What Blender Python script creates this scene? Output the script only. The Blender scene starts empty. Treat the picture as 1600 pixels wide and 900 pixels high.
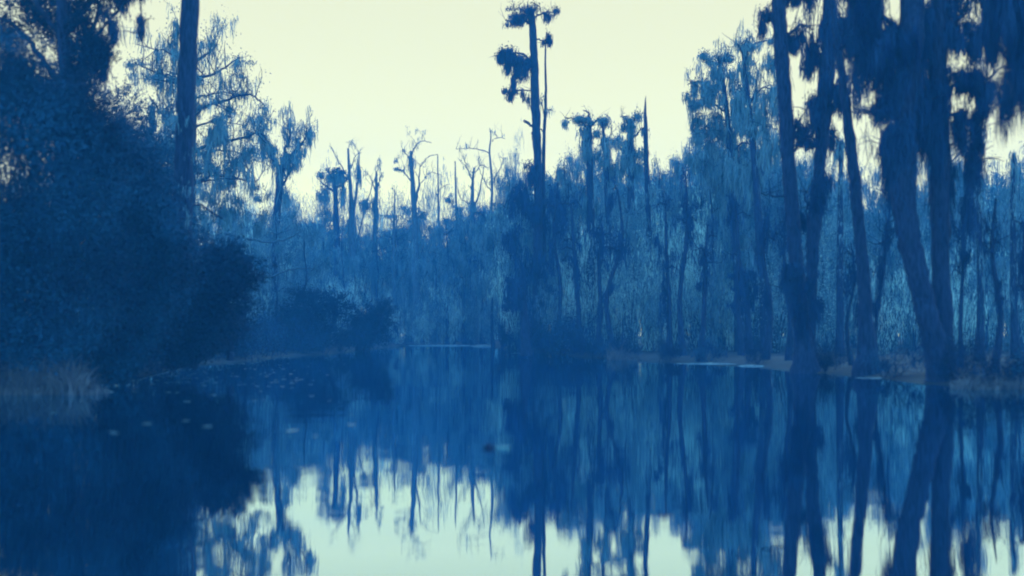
import bpy, math, random
import numpy as np
rng = np.random.default_rng(7); random.seed(7)
SC = bpy.context.scene; COL = SC.collection
# ------------------------------------------------------------------ camera
F = 1600.0; HOR = 516.0; CH = 1.6
cam = bpy.data.cameras.new("camera"); camo = bpy.data.objects.new("camera", cam); COL.objects.link(camo)
cam.sensor_width = 36; cam.lens = 36; cam.shift_y = (HOR - 450) / 1600
camo.location = (0, 0, CH); camo.rotation_euler = (math.radians(90), 0, 0)
cam.clip_end = 2000; cam.clip_start = .1
cam.dof.use_dof = True; cam.dof.focus_distance = 95; cam.dof.aperture_fstop = 0.33
SC.camera = camo
# ------------------------------------------------------------------ world + sun
W_ = bpy.data.worlds.new("World"); SC.world = W_; W_.use_nodes = True
nt = W_.node_tree; N = nt.nodes; L = nt.links; N.clear()
wo = N.new('ShaderNodeOutputWorld'); bg = N.new('ShaderNodeBackground'); bg.inputs[1].default_value = 0.1
L.new(bg.outputs[0], wo.inputs[0])
sky = N.new('ShaderNodeTexSky'); sky.sky_type = 'NISHITA'; sky.sun_disc = False
SUN_EL, SUN_AZ = math.radians(38), math.radians(25)
sky.sun_elevation = SUN_EL; sky.sun_rotation = SUN_AZ; sky.dust_density = 1.0; sky.ozone_density = 3
tint = N.new('ShaderNodeMix'); tint.data_type = 'RGBA'; tint.blend_type = 'MULTIPLY'; tint.inputs[0].default_value = 1
SKY_TINT = (3.8, 7.9, 6.9, 1)
tint.inputs[7].default_value = SKY_TINT; L.new(sky.outputs[0], tint.inputs[6])
tc = N.new('ShaderNodeTexCoord'); sp = N.new('ShaderNodeSeparateXYZ'); L.new(tc.outputs['Generated'], sp.inputs[0])
def mr(src, a, b, c, d):
    m = N.new('ShaderNodeMapRange'); m.interpolation_type = 'SMOOTHSTEP'
    L.new(src, m.inputs[0])
    for i, v in enumerate((a, b, c, d)): m.inputs[1 + i].default_value = v
    return m.outputs[0]
e = mr(sp.outputs[2], .36, .62, 1, 0); f = mr(sp.outputs[1], -.1, .45, 0.12, 1)
mu = N.new('ShaderNodeMath'); mu.operation = 'MULTIPLY'; L.new(e, mu.inputs[0]); L.new(f, mu.inputs[1])
mx = N.new('ShaderNodeMix'); mx.data_type = 'RGBA'; L.new(mu.outputs[0], mx.inputs[0])
L.new(tint.outputs[2], mx.inputs[6]); cm = N.new('ShaderNodeMix'); cm.data_type = 'RGBA'
L.new(mr(sp.outputs[2], 0.0, .34, 0, 1), cm.inputs[0])
cm.inputs[6].default_value = (20, 19.3, 6.3, 1); cm.inputs[7].default_value = (11.3, 11.2, 5.6, 1); L.new(cm.outputs[2], mx.inputs[7])
L.new(mx.outputs[2], bg.inputs[0])
sl = bpy.data.lights.new("sun", 'SUN'); sl.energy = 0.5; sl.angle = math.radians(20); sl.color = (1, .95, .86)
so = bpy.data.objects.new("sun", sl); COL.objects.link(so)
so.rotation_euler = (math.radians(90) - SUN_EL, 0, math.radians(180) - SUN_AZ)
SC.view_settings.view_transform = 'Standard'; SC.view_settings.look = 'None'; SC.view_settings.exposure = 0; SC.view_settings.gamma = 1
SC.render.engine = 'CYCLES'
SC.cycles.volume_bounces = 1; SC.cycles.max_bounces = 5; SC.cycles.diffuse_bounces = 2; SC.cycles.glossy_bounces = 2
SC.cycles.filter_width = 2.0; SC.render.filter_size = 2.0
SC.cycles.caustics_reflective = False; SC.cycles.caustics_refractive = False

# ------------------------------------------------------------------ materials
def mat(name, c1, c2, scale=3.0, rough=.9, stretch=(1, 1, 1), bump=0.0, spec=.1, trans=0):
    m = bpy.data.materials.new(name); m.use_nodes = True
    n = m.node_tree.nodes; l = m.node_tree.links; b = n['Principled BSDF']
    t = n.new('ShaderNodeTexCoord'); mp = n.new('ShaderNodeMapping'); mp.inputs['Scale'].default_value = stretch
    no = n.new('ShaderNodeTexNoise'); no.inputs['Scale'].default_value = scale; no.inputs['Detail'].default_value = 6
    r = n.new('ShaderNodeValToRGB'); r.color_ramp.elements[0].position = .32; r.color_ramp.elements[1].position = .68
    r.color_ramp.elements[0].color = (*c1, 1); r.color_ramp.elements[1].color = (*c2, 1)
    l.new(t.outputs['Object'], mp.inputs[0]); l.new(mp.outputs[0], no.inputs['Vector']); l.new(no.outputs[0], r.inputs[0]); l.new(r.outputs[0], b.inputs['Base Color'])
    b.inputs['Roughness'].default_value = rough; b.inputs['Specular IOR Level'].default_value = spec
    if bump:
        bp = n.new('ShaderNodeBump'); bp.inputs['Strength'].default_value = bump; bp.inputs['Distance'].default_value = .03
        l.new(no.outputs[0], bp.inputs['Height']); l.new(bp.outputs[0], b.inputs['Normal'])
    return m
M = {}
M['bark'] = mat('bark', (.006, .014, .045), (.025, .042, .11), 5, stretch=(3, 3, .5), bump=.8)
M['deadwood'] = mat('dead_wood', (.03, .05, .09), (.09, .13, .19), 5, stretch=(3, 3, .5), bump=.5)
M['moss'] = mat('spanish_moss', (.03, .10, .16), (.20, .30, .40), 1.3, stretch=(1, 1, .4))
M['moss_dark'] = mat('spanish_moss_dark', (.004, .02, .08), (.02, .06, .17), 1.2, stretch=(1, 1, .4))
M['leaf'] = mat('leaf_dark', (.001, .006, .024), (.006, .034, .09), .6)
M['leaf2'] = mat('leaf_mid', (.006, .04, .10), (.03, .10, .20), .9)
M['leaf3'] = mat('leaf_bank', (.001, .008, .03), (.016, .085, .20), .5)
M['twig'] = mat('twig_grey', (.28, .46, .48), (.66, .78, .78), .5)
M['mud'] = mat('mud', (.008, .014, .028), (.03, .04, .06), .35, bump=.3)
M['sand'] = mat('pale_litter', (.05, .08, .13), (.20, .26, .31), 2.5, bump=.3)
M['grass'] = mat('dry_grass', (.05, .055, .09), (.14, .13, .17), 1.5)
M['pad'] = mat('pad', (.05, .13, .2), (.13, .28, .36), 4, rough=.35, spec=.5)
M['glint_litter'] = mat('glint_litter', (.08, .18, .26), (.26, .42, .5), 6, rough=.5, spec=.3)  # pale tone for litter, also stands in for ripple glints

def water_mat():
    m = bpy.data.materials.new('swamp_water'); m.use_nodes = True
    n = m.node_tree.nodes; l = m.node_tree.links; n.clear()
    o = n.new('ShaderNodeOutputMaterial'); g = n.new('ShaderNodeBsdfGlossy'); d = n.new('ShaderNodeBsdfDiffuse')
    g.inputs['Roughness'].default_value = .012; d.inputs[0].default_value = (.001, .012, .05, 1)
    lw = n.new('ShaderNodeLayerWeight'); lw.inputs[0].default_value = .5
    r = n.new('ShaderNodeValToRGB'); cr = r.color_ramp
    cr.elements[0].position = .60; cr.elements[0].color = (.20, .42, .58, 1)
    cr.elements[1].position = .975; cr.elements[1].color = (.62, .87, .98, 1)
    el = cr.elements.new(.79); el.color = (.68, .88, .96, 1)
    l.new(lw.outputs['Facing'], r.inputs[0]); l.new(r.outputs[0], g.inputs[0])
    mx = n.new('ShaderNodeMixShader'); mx.inputs[0].default_value = .93
    l.new(d.outputs[0], mx.inputs[1]); l.new(g.outputs[0], mx.inputs[2]); l.new(mx.outputs[0], o.inputs[0])
    t = n.new('ShaderNodeTexCoord'); mp = n.new('ShaderNodeMapping'); mp.inputs['Scale'].default_value = (.5, 1, 1)
    n1 = n.new('ShaderNodeTexNoise'); n1.inputs['Scale'].default_value = 1.3; n1.inputs['Detail'].default_value = 3
    n2 = n.new('ShaderNodeTexNoise'); n2.inputs['Scale'].default_value = .16; n2.inputs['Detail'].default_value = 1
    ad = n.new('ShaderNodeMath'); ad.operation = 'MULTIPLY_ADD'; ad.inputs[1].default_value = 4
    l.new(t.outputs['Object'], mp.inputs[0]); l.new(mp.outputs[0], n1.inputs['Vector']); l.new(mp.outputs[0], n2.inputs['Vector'])
    l.new(n2.outputs[0], ad.inputs[0]); l.new(n1.outputs[0], ad.inputs[2])
    b = n.new('ShaderNodeBump'); b.inputs['Strength'].default_value = .33; b.inputs['Distance'].default_value = .012
    l.new(ad.outputs[0], b.inputs['Height']); l.new(b.outputs[0], g.inputs['Normal'])
    return m
M['water'] = water_mat()

# ------------------------------------------------------------------ geometry helpers
def Wp(px, py, D): return np.array(((px - 800) / F * D, D, CH + (HOR - py) / F * D))
class Geo:
    def __init__(s): s.v = []; s.q = []; s.n = 0
    def add(s, v, q):
        s.v.append(np.asarray(v, float)); s.q.append(np.asarray(q, int) + s.n); s.n += len(v)
    def tube(s, pts, rad, k=6, wob=0.0):
        pts = np.asarray(pts, float); m = len(pts); rad = np.broadcast_to(np.asarray(rad, float), (m,))
        t = np.gradient(pts, axis=0); t /= np.linalg.norm(t, axis=1)[:, None] + 1e-9
        ref = np.where(np.abs(t[:, 2:3]) > .8, np.array([[1., 0, 0]]), np.array([[0., 0, 1]]))
        a = np.cross(t, ref); a /= np.linalg.norm(a, axis=1)[:, None] + 1e-9; b = np.cross(t, a)
        th = np.linspace(0, 2 * math.pi, k, endpoint=False)
        R = rad[:, None] * (1 + wob * rng.normal(size=(m, k))) if wob else np.repeat(rad[:, None], k, 1)
        v = pts[:, None, :] + R[..., None] * (np.cos(th)[None, :, None] * a[:, None, :] + np.sin(th)[None, :, None] * b[:, None, :])
        i = np.arange(m - 1)[:, None] * k; j = np.arange(k)[None, :]; j2 = (j + 1) % k
        q = np.stack([i + j, i + j2, i + k + j2, i + k + j], -1).reshape(-1, 4)
        s.add(v.reshape(-1, 3), q)
        s.add(v[-1], np.array([[0, a_, a_ + 1, min(a_ + 2, k - 1)] for a_ in range(1, k - 2, 2)]) if k > 3 else np.zeros((0, 4), int))
    def strands(s, P, Ln, w, sway=.06, segs=3):
        P = np.asarray(P, float); n = len(P)
        if not n: return
        Ln = np.broadcast_to(Ln, (n,)); w = np.broadcast_to(w, (n,))
        az = rng.uniform(0, math.pi, n); d = np.stack([np.cos(az), np.sin(az), np.zeros(n)], 1)
        off = np.zeros((n, 3)); vs = []
        prof = [.55, 1.0, .75, .1] if segs == 3 else ([.7, 1, .1] if segs == 2 else [1, .15])
        for k in range(segs + 1):
            c = P + off; c[:, 2] -= Ln * k / segs
            ww = (w * prof[k] * rng.uniform(.7, 1.3, n))[:, None] * d * .5
            vs += [c - ww, c + ww]
            off[:, :2] += rng.normal(0, sway, (n, 2)) * Ln[:, None]
        v = np.stack(vs, 1).reshape(-1, 3); m = 2 * (segs + 1); b = np.arange(n)[:, None] * m
        q = np.concatenate([np.stack([b + 2 * k, b + 2 * k + 1, b + 2 * k + 3, b + 2 * k + 2], -1) for k in range(segs)], 1).reshape(-1, 4)
        s.add(v, q)
    def leaves(s, P, size, asp=.45):
        P = np.asarray(P, float); n = len(P)
        if not n: return
        u = rng.normal(size=(n, 3)); u /= np.linalg.norm(u, axis=1)[:, None]
        w = np.cross(u, rng.normal(size=(n, 3))); w /= np.linalg.norm(w, axis=1)[:, None] + 1e-9
        sz = (np.broadcast_to(size, (n,)) * rng.uniform(.6, 1.4, n))[:, None]
        v = np.stack([P - u * sz * .5, P + w * sz * asp * .5, P + u * sz * .5, P - w * sz * asp * .5], 1).reshape(-1, 3)
        s.add(v, np.arange(4 * n).reshape(-1, 4))
    def build(s, name, m, parent=None, base=(0, 0, 0), smooth=False):
        if not s.n: return None
        v = np.concatenate(s.v) - np.asarray(base, float); q = np.concatenate(s.q)
        me = bpy.data.meshes.new(name); me.vertices.add(len(v)); me.vertices.foreach_set('co', v.ravel().astype(np.float32))
        me.loops.add(q.size); me.loops.foreach_set('vertex_index', q.ravel().astype(np.int32))
        me.polygons.add(len(q)); me.polygons.foreach_set('loop_start', (np.arange(len(q)) * 4).astype(np.int32))
        me.polygons.foreach_set('loop_total', np.full(len(q), 4, np.int32))
        if smooth: me.polygons.foreach_set('use_smooth', np.ones(len(q), bool))
        me.materials.append(m); me.update(calc_edges=True); me.validate()
        o = bpy.data.objects.new(name, me); COL.objects.link(o)
        if parent: o.parent = parent
        return o
def tag(o, label=None, cat=None, group=None, kind=None):
    if label: o['label'] = label
    if cat: o['category'] = cat
    if group: o['group'] = group
    if kind: o['kind'] = kind
    return o
def empty(name, loc, label, cat, group=None):
    o = bpy.data.objects.new(name, None); COL.objects.link(o); o.location = loc; o.empty_display_size = .3
    return tag(o, label, cat, group)
def copy_thing(src, loc, rz, sc, label=None):
    r = src.copy(); COL.objects.link(r); r.location = loc; r.rotation_euler = (0, 0, rz); r.scale = sc
    if label: r['label'] = label
    for c in list(src.children):
        d = c.copy(); COL.objects.link(d); d.parent = r
    return r
def spline(pts, rad=None, n=5):
    pts = np.asarray(pts, float); m = len(pts); t = np.arange(m); tt = np.linspace(0, m - 1, (m - 1) * n + 1)
    # catmull-rom
    P = np.vstack([2 * pts[0] - pts[1], pts, 2 * pts[-1] - pts[-2]]); out = []
    for x in tt:
        i = min(int(x), m - 2); u = x - i; p0, p1, p2, p3 = P[i], P[i + 1], P[i + 2], P[i + 3]
        out.append(.5 * ((2 * p1) + (-p0 + p2) * u + (2 * p0 - 5 * p1 + 4 * p2 - p3) * u * u + (-p0 + 3 * p1 - 3 * p2 + p3) * u ** 3))
    out = np.array(out)
    return (out, np.interp(tt, t, rad)) if rad is not None else out

class Tree:
    """collects wood, twigs, moss and leaves in world space"""
    def __init__(s, D): s.D = D; s.wood = Geo(); s.tw = Geo(); s.moss = Geo(); s.leaf = Geo(); s.pts = []; s.px = D / 1024.
    def trunk(s, path, flare=1.8, k=10, dy=0, wob=.06):
        # path: list (px, py, width_px)
        P = [Wp(a, b, s.D) + (0, dy, 0) for a, b, c in path]; R = [c / 2 / F * s.D for a, b, c in path]
        P, R = spline(P, R, 6)
        z = P[:, 2]; R = R * (1 + (flare - 1) * np.exp(-np.maximum(z, 0) / .9)) if flare > 1 else R
        P = P + rng.normal(0, .05, P.shape) * R[:, None] * np.array([1, 1, 0])
        s.wood.tube(P, R, k, wob); s.base = np.array([P[0][0], P[0][1], 0.]); s.axis = P
        return P
    def limb(s, path, w0, w1=1.0, dy0=0, dy1=None, bits=True, k=5):
        dy1 = rng.uniform(-1, 1) * .6 if dy1 is None else dy1
        m = len(path); P = [Wp(a, b, s.D) + (0, dy0 + (dy1 - dy0) * i / (m - 1), 0) for i, (a, b) in enumerate(path)]
        P, R = spline(P, np.linspace(w0, w1, m) / 2 / F * s.D, 5)
        P = P + rng.normal(0, .04, P.shape)
        s.wood.tube(P, R, k, .05)
        if bits: s.pts += list(P[2:])
        return P
    def grow(s, p, d, Ln, r, lev, up=.15, jit=.28, kids=2.2, step=.35, g=None):
        p = np.array(p, float); d = np.array(d, float); d /= np.linalg.norm(d)
        n = max(3, int(Ln / step)); P = [p.copy()]
        for i in range(n):
            d = d + rng.normal(0, jit, 3) * .6 + np.array([0, 0, up]) * .4; d /= np.linalg.norm(d)
            p = p + d * Ln / n; P.append(p.copy())
        P = np.array(P); R = np.linspace(r, max(r * .35, .006), len(P))
        (g or (s.wood if lev <= 1 else s.tw)).tube(P, R, 5 if lev <= 1 else 3)
        s.pts += list(P[1:])
        if lev > 0:
            for _ in range(rng.poisson(kids)):
                i = rng.integers(1, len(P)); a = rng.normal(0, 1, 3); a -= a.dot(d) * d; a /= np.linalg.norm(a) + 1e-9
                nd = (P[i] - P[i - 1]); nd /= np.linalg.norm(nd) + 1e-9
                s.grow(P[i], nd * .8 + a * .8, Ln * rng.uniform(.35, .65), R[i] * .6, lev - 1, up, jit, kids, step, g)
        return P
    def mass(s, px, py, w, h, n=400, sw=1.0, dy=0., depth=None, leafy=.3, ragged=.5):
        """dense clump of hanging moss: box of w x h pixels with top at py, ragged bottom"""
        u = s.D / F; c = Wp(px, py, s.D) + (0, dy, 0); W, H = w * u, h * u; dp = depth if depth else min(W, 1.6) * .7
        k = max(3, int(w / 7)); cx = rng.uniform(-.5, .5, k) * W; cy = rng.uniform(-.5, .5, k) * dp
        env = 1 - .55 * (np.abs(cx) / (W / 2)) ** 2; bt = rng.uniform(1 - ragged, 1, k) * env
        top = rng.uniform(-.06, .28, k) * H; i = rng.integers(0, k, n); st = rng.beta(1.0, 2.2, n) * H * bt[i] * .8
        P = np.stack([cx[i] + rng.normal(0, W / k * .45 + .03, n), cy[i] + rng.normal(0, dp * .18 + .03, n), -st + rng.uniform(0, .1, n) * H - top[i] + rng.normal(0, .03, n) * H], 1) + c
        Ln = np.maximum((H * bt[i] - st) * rng.uniform(.35, 1.0, n), .12)
        s.moss.strands(P, Ln, rng.uniform(.5, 1.2, n) * sw * 1.1 * s.px)
        for _ in range(2 + int(w / 14)):
            a = P[rng.integers(0, n)]; s.tw.tube(np.linspace(a, a + rng.normal(0, .35, 3) * (1, .6, 0) + (0, 0, rng.uniform(-.1, .45)), 4) + rng.normal(0, .04, (4, 3)), [.03, .02, .015, .008], 3)
        m = int(n * leafy)
        if m:
            j = rng.integers(0, n, m); s.leaf.leaves(P[j] + rng.normal(0, .12, (m, 3)) + (0, 0, .08), 2.2 * s.px)
    def drape(s, n, lmax=1.2, sw=1.0, clus=5, spread=.12, frac=1.0):
        """moss in small bunches on whatever has grown"""
        if not s.pts: return
        pts = np.array(s.pts); pts = pts[rng.random(len(pts)) < frac]
        if not len(pts): return
        c = pts[rng.integers(0, len(pts), max(1, n // clus))]; Lc = rng.gamma(2, lmax / 4, len(c))
        i = rng.integers(0, len(c), n); P = c[i] + rng.normal(0, spread, (n, 3))
        Ln = np.clip(Lc[i] * rng.uniform(.4, 1.2, n), .1, lmax * 1.6)
        Ln = np.minimum(Ln, np.maximum(P[:, 2] - .3, .1))
        s.moss.strands(P, Ln, rng.uniform(.5, 1.2, n) * sw * s.px)
    def puff(s, n, size=2.0, spread=.3):
        pts = np.array(s.pts); i = rng.integers(0, len(pts), n)
        s.leaf.leaves(pts[i] + rng.normal(0, spread, (n, 3)), size * s.px)
    def blob(s, px, py, w, h, n, size=2.4, dy=0, holes=.45):
        """leafy lobe made of many small sprays with gaps"""
        u = s.D / F; c = Wp(px, py, s.D) + (0, dy, 0); W, H = w * u / 2, h * u / 2
        k = max(6, int(n / 55)); q = rng.normal(size=(k, 3)); q /= np.linalg.norm(q, axis=1)[:, None]
        q *= rng.uniform(holes, 1.02, k)[:, None]; C = q * (W, W * .8, H) + c
        i = rng.integers(0, k, n); s.leaf.leaves(C[i] + rng.normal(0, 1, (n, 3)) * max(.16, min(W, H) * .13), size * s.px)
    def twigs(s, n, P, Ln, r=.02, spread=.5, up=.3):
        for _ in range(n):
            p = P[rng.integers(0, len(P))]; d = rng.normal(0, spread, 3); d[2] = abs(d[2]) + .6
            s.grow(p, d, Ln * rng.uniform(.5, 1.2), r, 1, up, .35, 1.5, .3, s.tw)
    def finish(s, name, label, cat, group=None, wood='bark', moss='moss', leaf='leaf2', base=None, leafname='foliage'):
        b = s.base if base is None else np.array(base, float)
        o = empty(name, b, label, cat, group)
        s.wood.build('trunk', M[wood], o, b, True); s.tw.build('branches', M[wood], o, b)
        s.moss.build('hanging_moss', M[moss], o, b); s.leaf.build(leafname, M[leaf], o, b)
        return o

# ------------------------------------------------------------------ ground, water, haze
def shore_y(x):  # far edge of the open water for a given lateral slope px
    px = np.array([-900, -60, 0, 150, 215, 300, 390, 430, 520, 590, 640, 750, 800, 900, 1060, 1150, 1240, 1340, 1480, 1600, 1700, 2500])
    yy = np.array([640, 625, 613, 600, 592, 570, 566, 558, 553, 545, 540, 539, 547, 558, 567, 569, 579, 588, 602, 608, 614, 640])
    return np.interp(x, px, yy)
nx, ny = 150, 130
gx = np.sinh(np.linspace(-2.6, 2.6, nx)) / math.sinh(2.6) * 230; gy = np.concatenate([np.linspace(-40, 22, 20), np.linspace(24, 240, ny - 20) ** 1.0])
X, Y = np.meshgrid(gx, gy); pxs = 800 + X / np.maximum(Y, 3) * F
D_sh = CH * F / (shore_y(pxs) - HOR)
inland = Y - D_sh; inland = np.where(Y < 15, np.abs(X) - 14 - 0 * Y, inland)
nz = .25 * np.sin(X * .31 + Y * .17) + .2 * np.sin(X * .9 - Y * .53) + .15 * np.sin(X * 1.7 + Y * 1.3)
Z = np.clip(inland * .09, -1.2, .22) + nz * .12 * (inland > -3)
g = Geo(); idx = np.arange(nx * ny).reshape(ny, nx)
g.add(np.stack([X, Y, Z], -1).reshape(-1, 3), np.stack([idx[:-1, :-1], idx[:-1, 1:], idx[1:, 1:], idx[1:, :-1]], -1).reshape(-1, 4))
tag(g.build('ground', M['mud'], smooth=True), 'dark muddy swamp ground behind the waterline', 'ground', kind='structure')
g = Geo(); g.add([(-229, -39, 0), (229, -39, 0), (229, 239, 0), (-229, 239, 0)], [[0, 1, 2, 3]])
tag(g.build('water', M['water']), 'still dark water mirroring trees and pale sky', 'water', kind='structure')
bpy.ops.mesh.primitive_cube_add(size=1, location=(0, 100, 21)); hz = bpy.context.object; hz.name = 'haze'
hz.scale = (464, 284, 46)   # z -2 .. 44
m = bpy.data.materials.new('haze_air'); m.use_nodes = True; m.node_tree.nodes.clear()
ho = m.node_tree.nodes.new('ShaderNodeOutputMaterial'); pv = m.node_tree.nodes.new('ShaderNodeVolumePrincipled')
pv.inputs['Color'].default_value = (.055, .33, .80, 1); pv.inputs['Density'].default_value = .0025; pv.inputs['Anisotropy'].default_value = 0
m.node_tree.links.new(pv.outputs[0], ho.inputs['Volume']); hz.data.materials.append(m)
tag(hz, 'thin bluish haze hanging over the whole swamp', 'haze', kind='stuff')

# ------------------------------------------------------------------ hero trees, left
t = Tree(35)
t.trunk([(280, 574, 34), (282, 470, 32), (284, 380, 30), (286, 300, 30), (289, 200, 29), (293, 100, 28), (298, 0, 27), (303, -90, 24), (306, -170, 16)], 1.5, 14)
t.limb([(283, 335), (305, 318), (345, 345)], 6, 2); t.limb([(287, 160), (300, 240), (296, 330)], 7, 3, -.4, -.4)
t.limb([(303, -90), (240, -130), (170, -120)], 10, 3); t.limb([(304, -110), (370, -150), (430, -150)], 9, 3)
t.twigs(14, np.array(t.pts)[-14:], 1.4, .03); t.drape(700, 1.0, 1.4)
t.finish('cypress_tree', 'tall straight bare trunk rising out of the dark left bushes beyond the top edge', 'cypress tree')

t = Tree(62)
t.trunk([(296, 560, 24), (298, 400, 16), (300, 250, 12), (302, 150, 9), (300, 80, 5), (302, 55, 3)], 1.8, 8)
for p in ([(300, 140), (255, 118), (212, 98)], [(301, 125), (335, 112), (372, 84)], [(301, 175), (350, 158), (392, 150), (416, 168)], [(300, 235), (350, 222), (405, 208), (418, 230)],
          [(299, 200), (260, 185), (232, 150)], [(299, 290), (340, 275), (400, 285)], [(300, 120), (280, 85), (268, 60)], [(301, 100), (325, 80), (335, 72)], [(298, 300), (250, 270), (215, 280)]):
    P = t.limb(p, 6, 1.6); t.twigs(10, P, 2.2, .035, .7)
for a in [(225, 96, 60, 34, 260), (243, 112, 26, 100, 260), (272, 150, 36, 120, 420), (258, 205, 40, 120, 380), (340, 96, 60, 56, 260), (330, 150, 50, 60, 260), (352, 152, 34, 110, 330), (368, 215, 50, 60, 260), (330, 190, 40, 150, 480), (405, 160, 22, 100, 150),
          (372, 228, 70, 120, 560), (325, 240, 40, 110, 340), (395, 280, 44, 90, 260), (225, 270, 50, 80, 260), (345, 290, 60, 70, 300)]:
    for q in range(4): t.mass(a[0] + rng.normal(0, a[2] * .3), a[1] + q * a[3] * .25, a[2] * .5, a[3] * rng.uniform(.35, .6), n=int(a[4] * .45), sw=.75, dy=rng.uniform(-1.5, 1.5), ragged=.8)
for q in range(26):
    x0, y0 = 301 + rng.normal(0, 2), rng.uniform(90, 330); sg = rng.choice([-1, 1]); ln = rng.uniform(40, 105) * (1 if sg > 0 else .75)
    t.twigs(4, t.limb([(x0, y0), (x0 + sg * ln * .5, y0 - rng.uniform(4, 16)), (x0 + sg * ln, y0 - rng.uniform(-12, 12))], 3.5, 1, dy1=rng.uniform(-3, 3)), 1.5, .025, .8, .1)
t.drape(5500, 1.7, .8, clus=10); t.puff(4600, 2.0, .4)
t.finish('cypress_tree', 'broad moss draped cypress with feathery top behind the tall left trunk', 'cypress tree')

t = Tree(86)
t.trunk([(430, 545, 16), (431, 440, 13), (432, 345, 12), (436, 300, 12), (438, 270, 13), (441, 258, 11)], 1.5, 8)
arms = [t.limb(p, w, 2.5, bits=True) for p, w in (([(439, 266), (424, 245), (412, 222), (407, 196)], 9), ([(440, 262), (458, 240), (474, 222), (485, 200)], 9), ([(440, 262), (445, 235), (452, 212), (450, 194)], 6), ([(436, 300), (446, 285), (452, 275)], 5))]
for A in arms: t.twigs(16, A[6:], 1.9, .035, .55, .5)
for a in [(418, 222, 26, 44, 330), (410, 200, 14, 34, 120), (462, 228, 34, 48, 380), (480, 202, 16, 44, 160), (444, 285, 18, 60, 160), (436, 240, 30, 40, 200)]: t.mass(*a[:4], n=a[4], sw=.8, leafy=.1)
t.drape(1300, 1.3, .7)
t.finish('cypress_tree', 'small forked tree with a v shaped moss crown, left of the dead trees', 'cypress tree', wood='bark')

# ------------------------------------------------------------------ skeletal row in the middle distance
def dead(D, trunk, limbs, masses=(), twn=10, twl=1.6, drape=200, name='dead_tree', label='', leafy=.1, blob=None, wood='deadwood', tr=.028):
    D += 14; t = Tree(D); A = t.trunk(trunk, 1.3, 7); allp = list(A[-8:])
    for p, w in limbs: P = t.limb(p, w, .9); allp += list(P[3:])
    if twn: t.twigs(twn, np.array(allp), twl, tr, .7, .25)
    for a in masses: t.mass(*a[:4], n=a[4], sw=.75, leafy=leafy)
    if blob:
        for b in blob: t.blob(*b)
    if drape: t.drape(drape, .8, .6)
    return t.finish(name, label, name.replace('_', ' '), wood=wood)
dead(104, [(527, 540, 12), (527, 440, 11), (526, 350, 9), (523, 290, 7), (521, 266, 4)], [([(524, 300), (506, 288), (498, 280)], 4), ([(524, 295), (538, 285), (545, 272)], 4)],
     [(520, 268, 44, 34, 420), (504, 290, 14, 40, 120), (538, 285, 12, 60, 140), (510, 300, 20, 40, 80)], 8, 1.2, 200, 'cypress_tree', 'small cypress with a dense rounded dark crown left of the bare forked tree', .6, [(521, 274, 46, 26, 1300, 2.2)], 'bark')
dead(106, [(551, 542, 12), (552, 440, 11), (550, 370, 9), (549, 320, 7), (546, 270, 5), (544, 232, 3)], [([(550, 345), (559, 290), (562, 238)], 6), ([(553, 400), (568, 330), (590, 262)], 3.5), ([(547, 280), (530, 255), (516, 228)], 2.4), ([(546, 270), (556, 245), (566, 240)], 2)],
     [(548, 330, 12, 60, 120), (561, 250, 7, 60, 80)], 16, 1.6, 250, label='bare forked tree with two upright stems right of the rounded dark crown')
dead(109, [(584, 542, 14), (585, 440, 11), (586, 370, 8), (588, 310, 6), (588, 268, 3)], [([(587, 296), (594, 280), (598, 270)], 3), ([(587, 300), (582, 285), (578, 276)], 2.5)],
     [(580, 308, 22, 44, 260), (572, 316, 14, 24, 90), (590, 330, 10, 40, 80)], 10, 1.2, 150, label='thin pole tree with a moss tuft low on its left side')
dead(102, [(652, 542, 15), (651, 440, 13), (649, 360, 10), (646, 300, 8), (643, 262, 6), (642, 236, 4)], [([(648, 320), (655, 290), (656, 258)], 6), ([(643, 244), (650, 226), (662, 221), (674, 224)], 2.2), ([(656, 262), (668, 246), (684, 241)], 2.2), ([(642, 250), (632, 238), (628, 232)], 2), ([(646, 290), (630, 268), (618, 266)], 2.5), ([(648, 345), (662, 332), (668, 333)], 3), ([(655, 290), (672, 270), (690, 275)], 1.6)],
     [(624, 262, 14, 12, 90), (619, 248, 6, 10, 40), (640, 322, 20, 28, 160), (662, 328, 16, 16, 100), (643, 240, 9, 50, 120), (650, 360, 16, 70, 200)], 16, 1.8, 250, label='tallest dead cypress of the row, with a curved top branch and small moss tufts')
dead(104, [(687, 542, 5), (686, 400, 4), (685, 320, 3), (684, 242, 1.6)], [([(685, 300), (692, 292), (699, 290)], 1.5)], [(687, 380, 8, 50, 60)], 3, .8, 30, 'dead_snag', 'thin bare pole standing right of the tallest dead cypress')
dead(106, [(716, 542, 7), (715, 400, 5), (713, 330, 4), (711, 252, 1.8)], [([(714, 330), (704, 315), (698, 310)], 2)], [(700, 308, 16, 14, 110), (709, 336, 24, 26, 200)], 3, .8, 60, 'dead_snag', 'spiky bare pole with a low moss tuft left of the branching dead tree')
dead(106, [(617, 542, 8), (616, 400, 6), (616, 335, 3), (617, 300, 1.6)], [([(616, 350), (606, 336), (598, 338)], 2), ([(616, 345), (624, 336), (628, 340)], 2)], [(606, 334, 24, 14, 120)], 6, 1.0, 60, 'dead_snag', 'short scrubby pole barely above the hazy thicket, between two taller dead trees')
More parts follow.
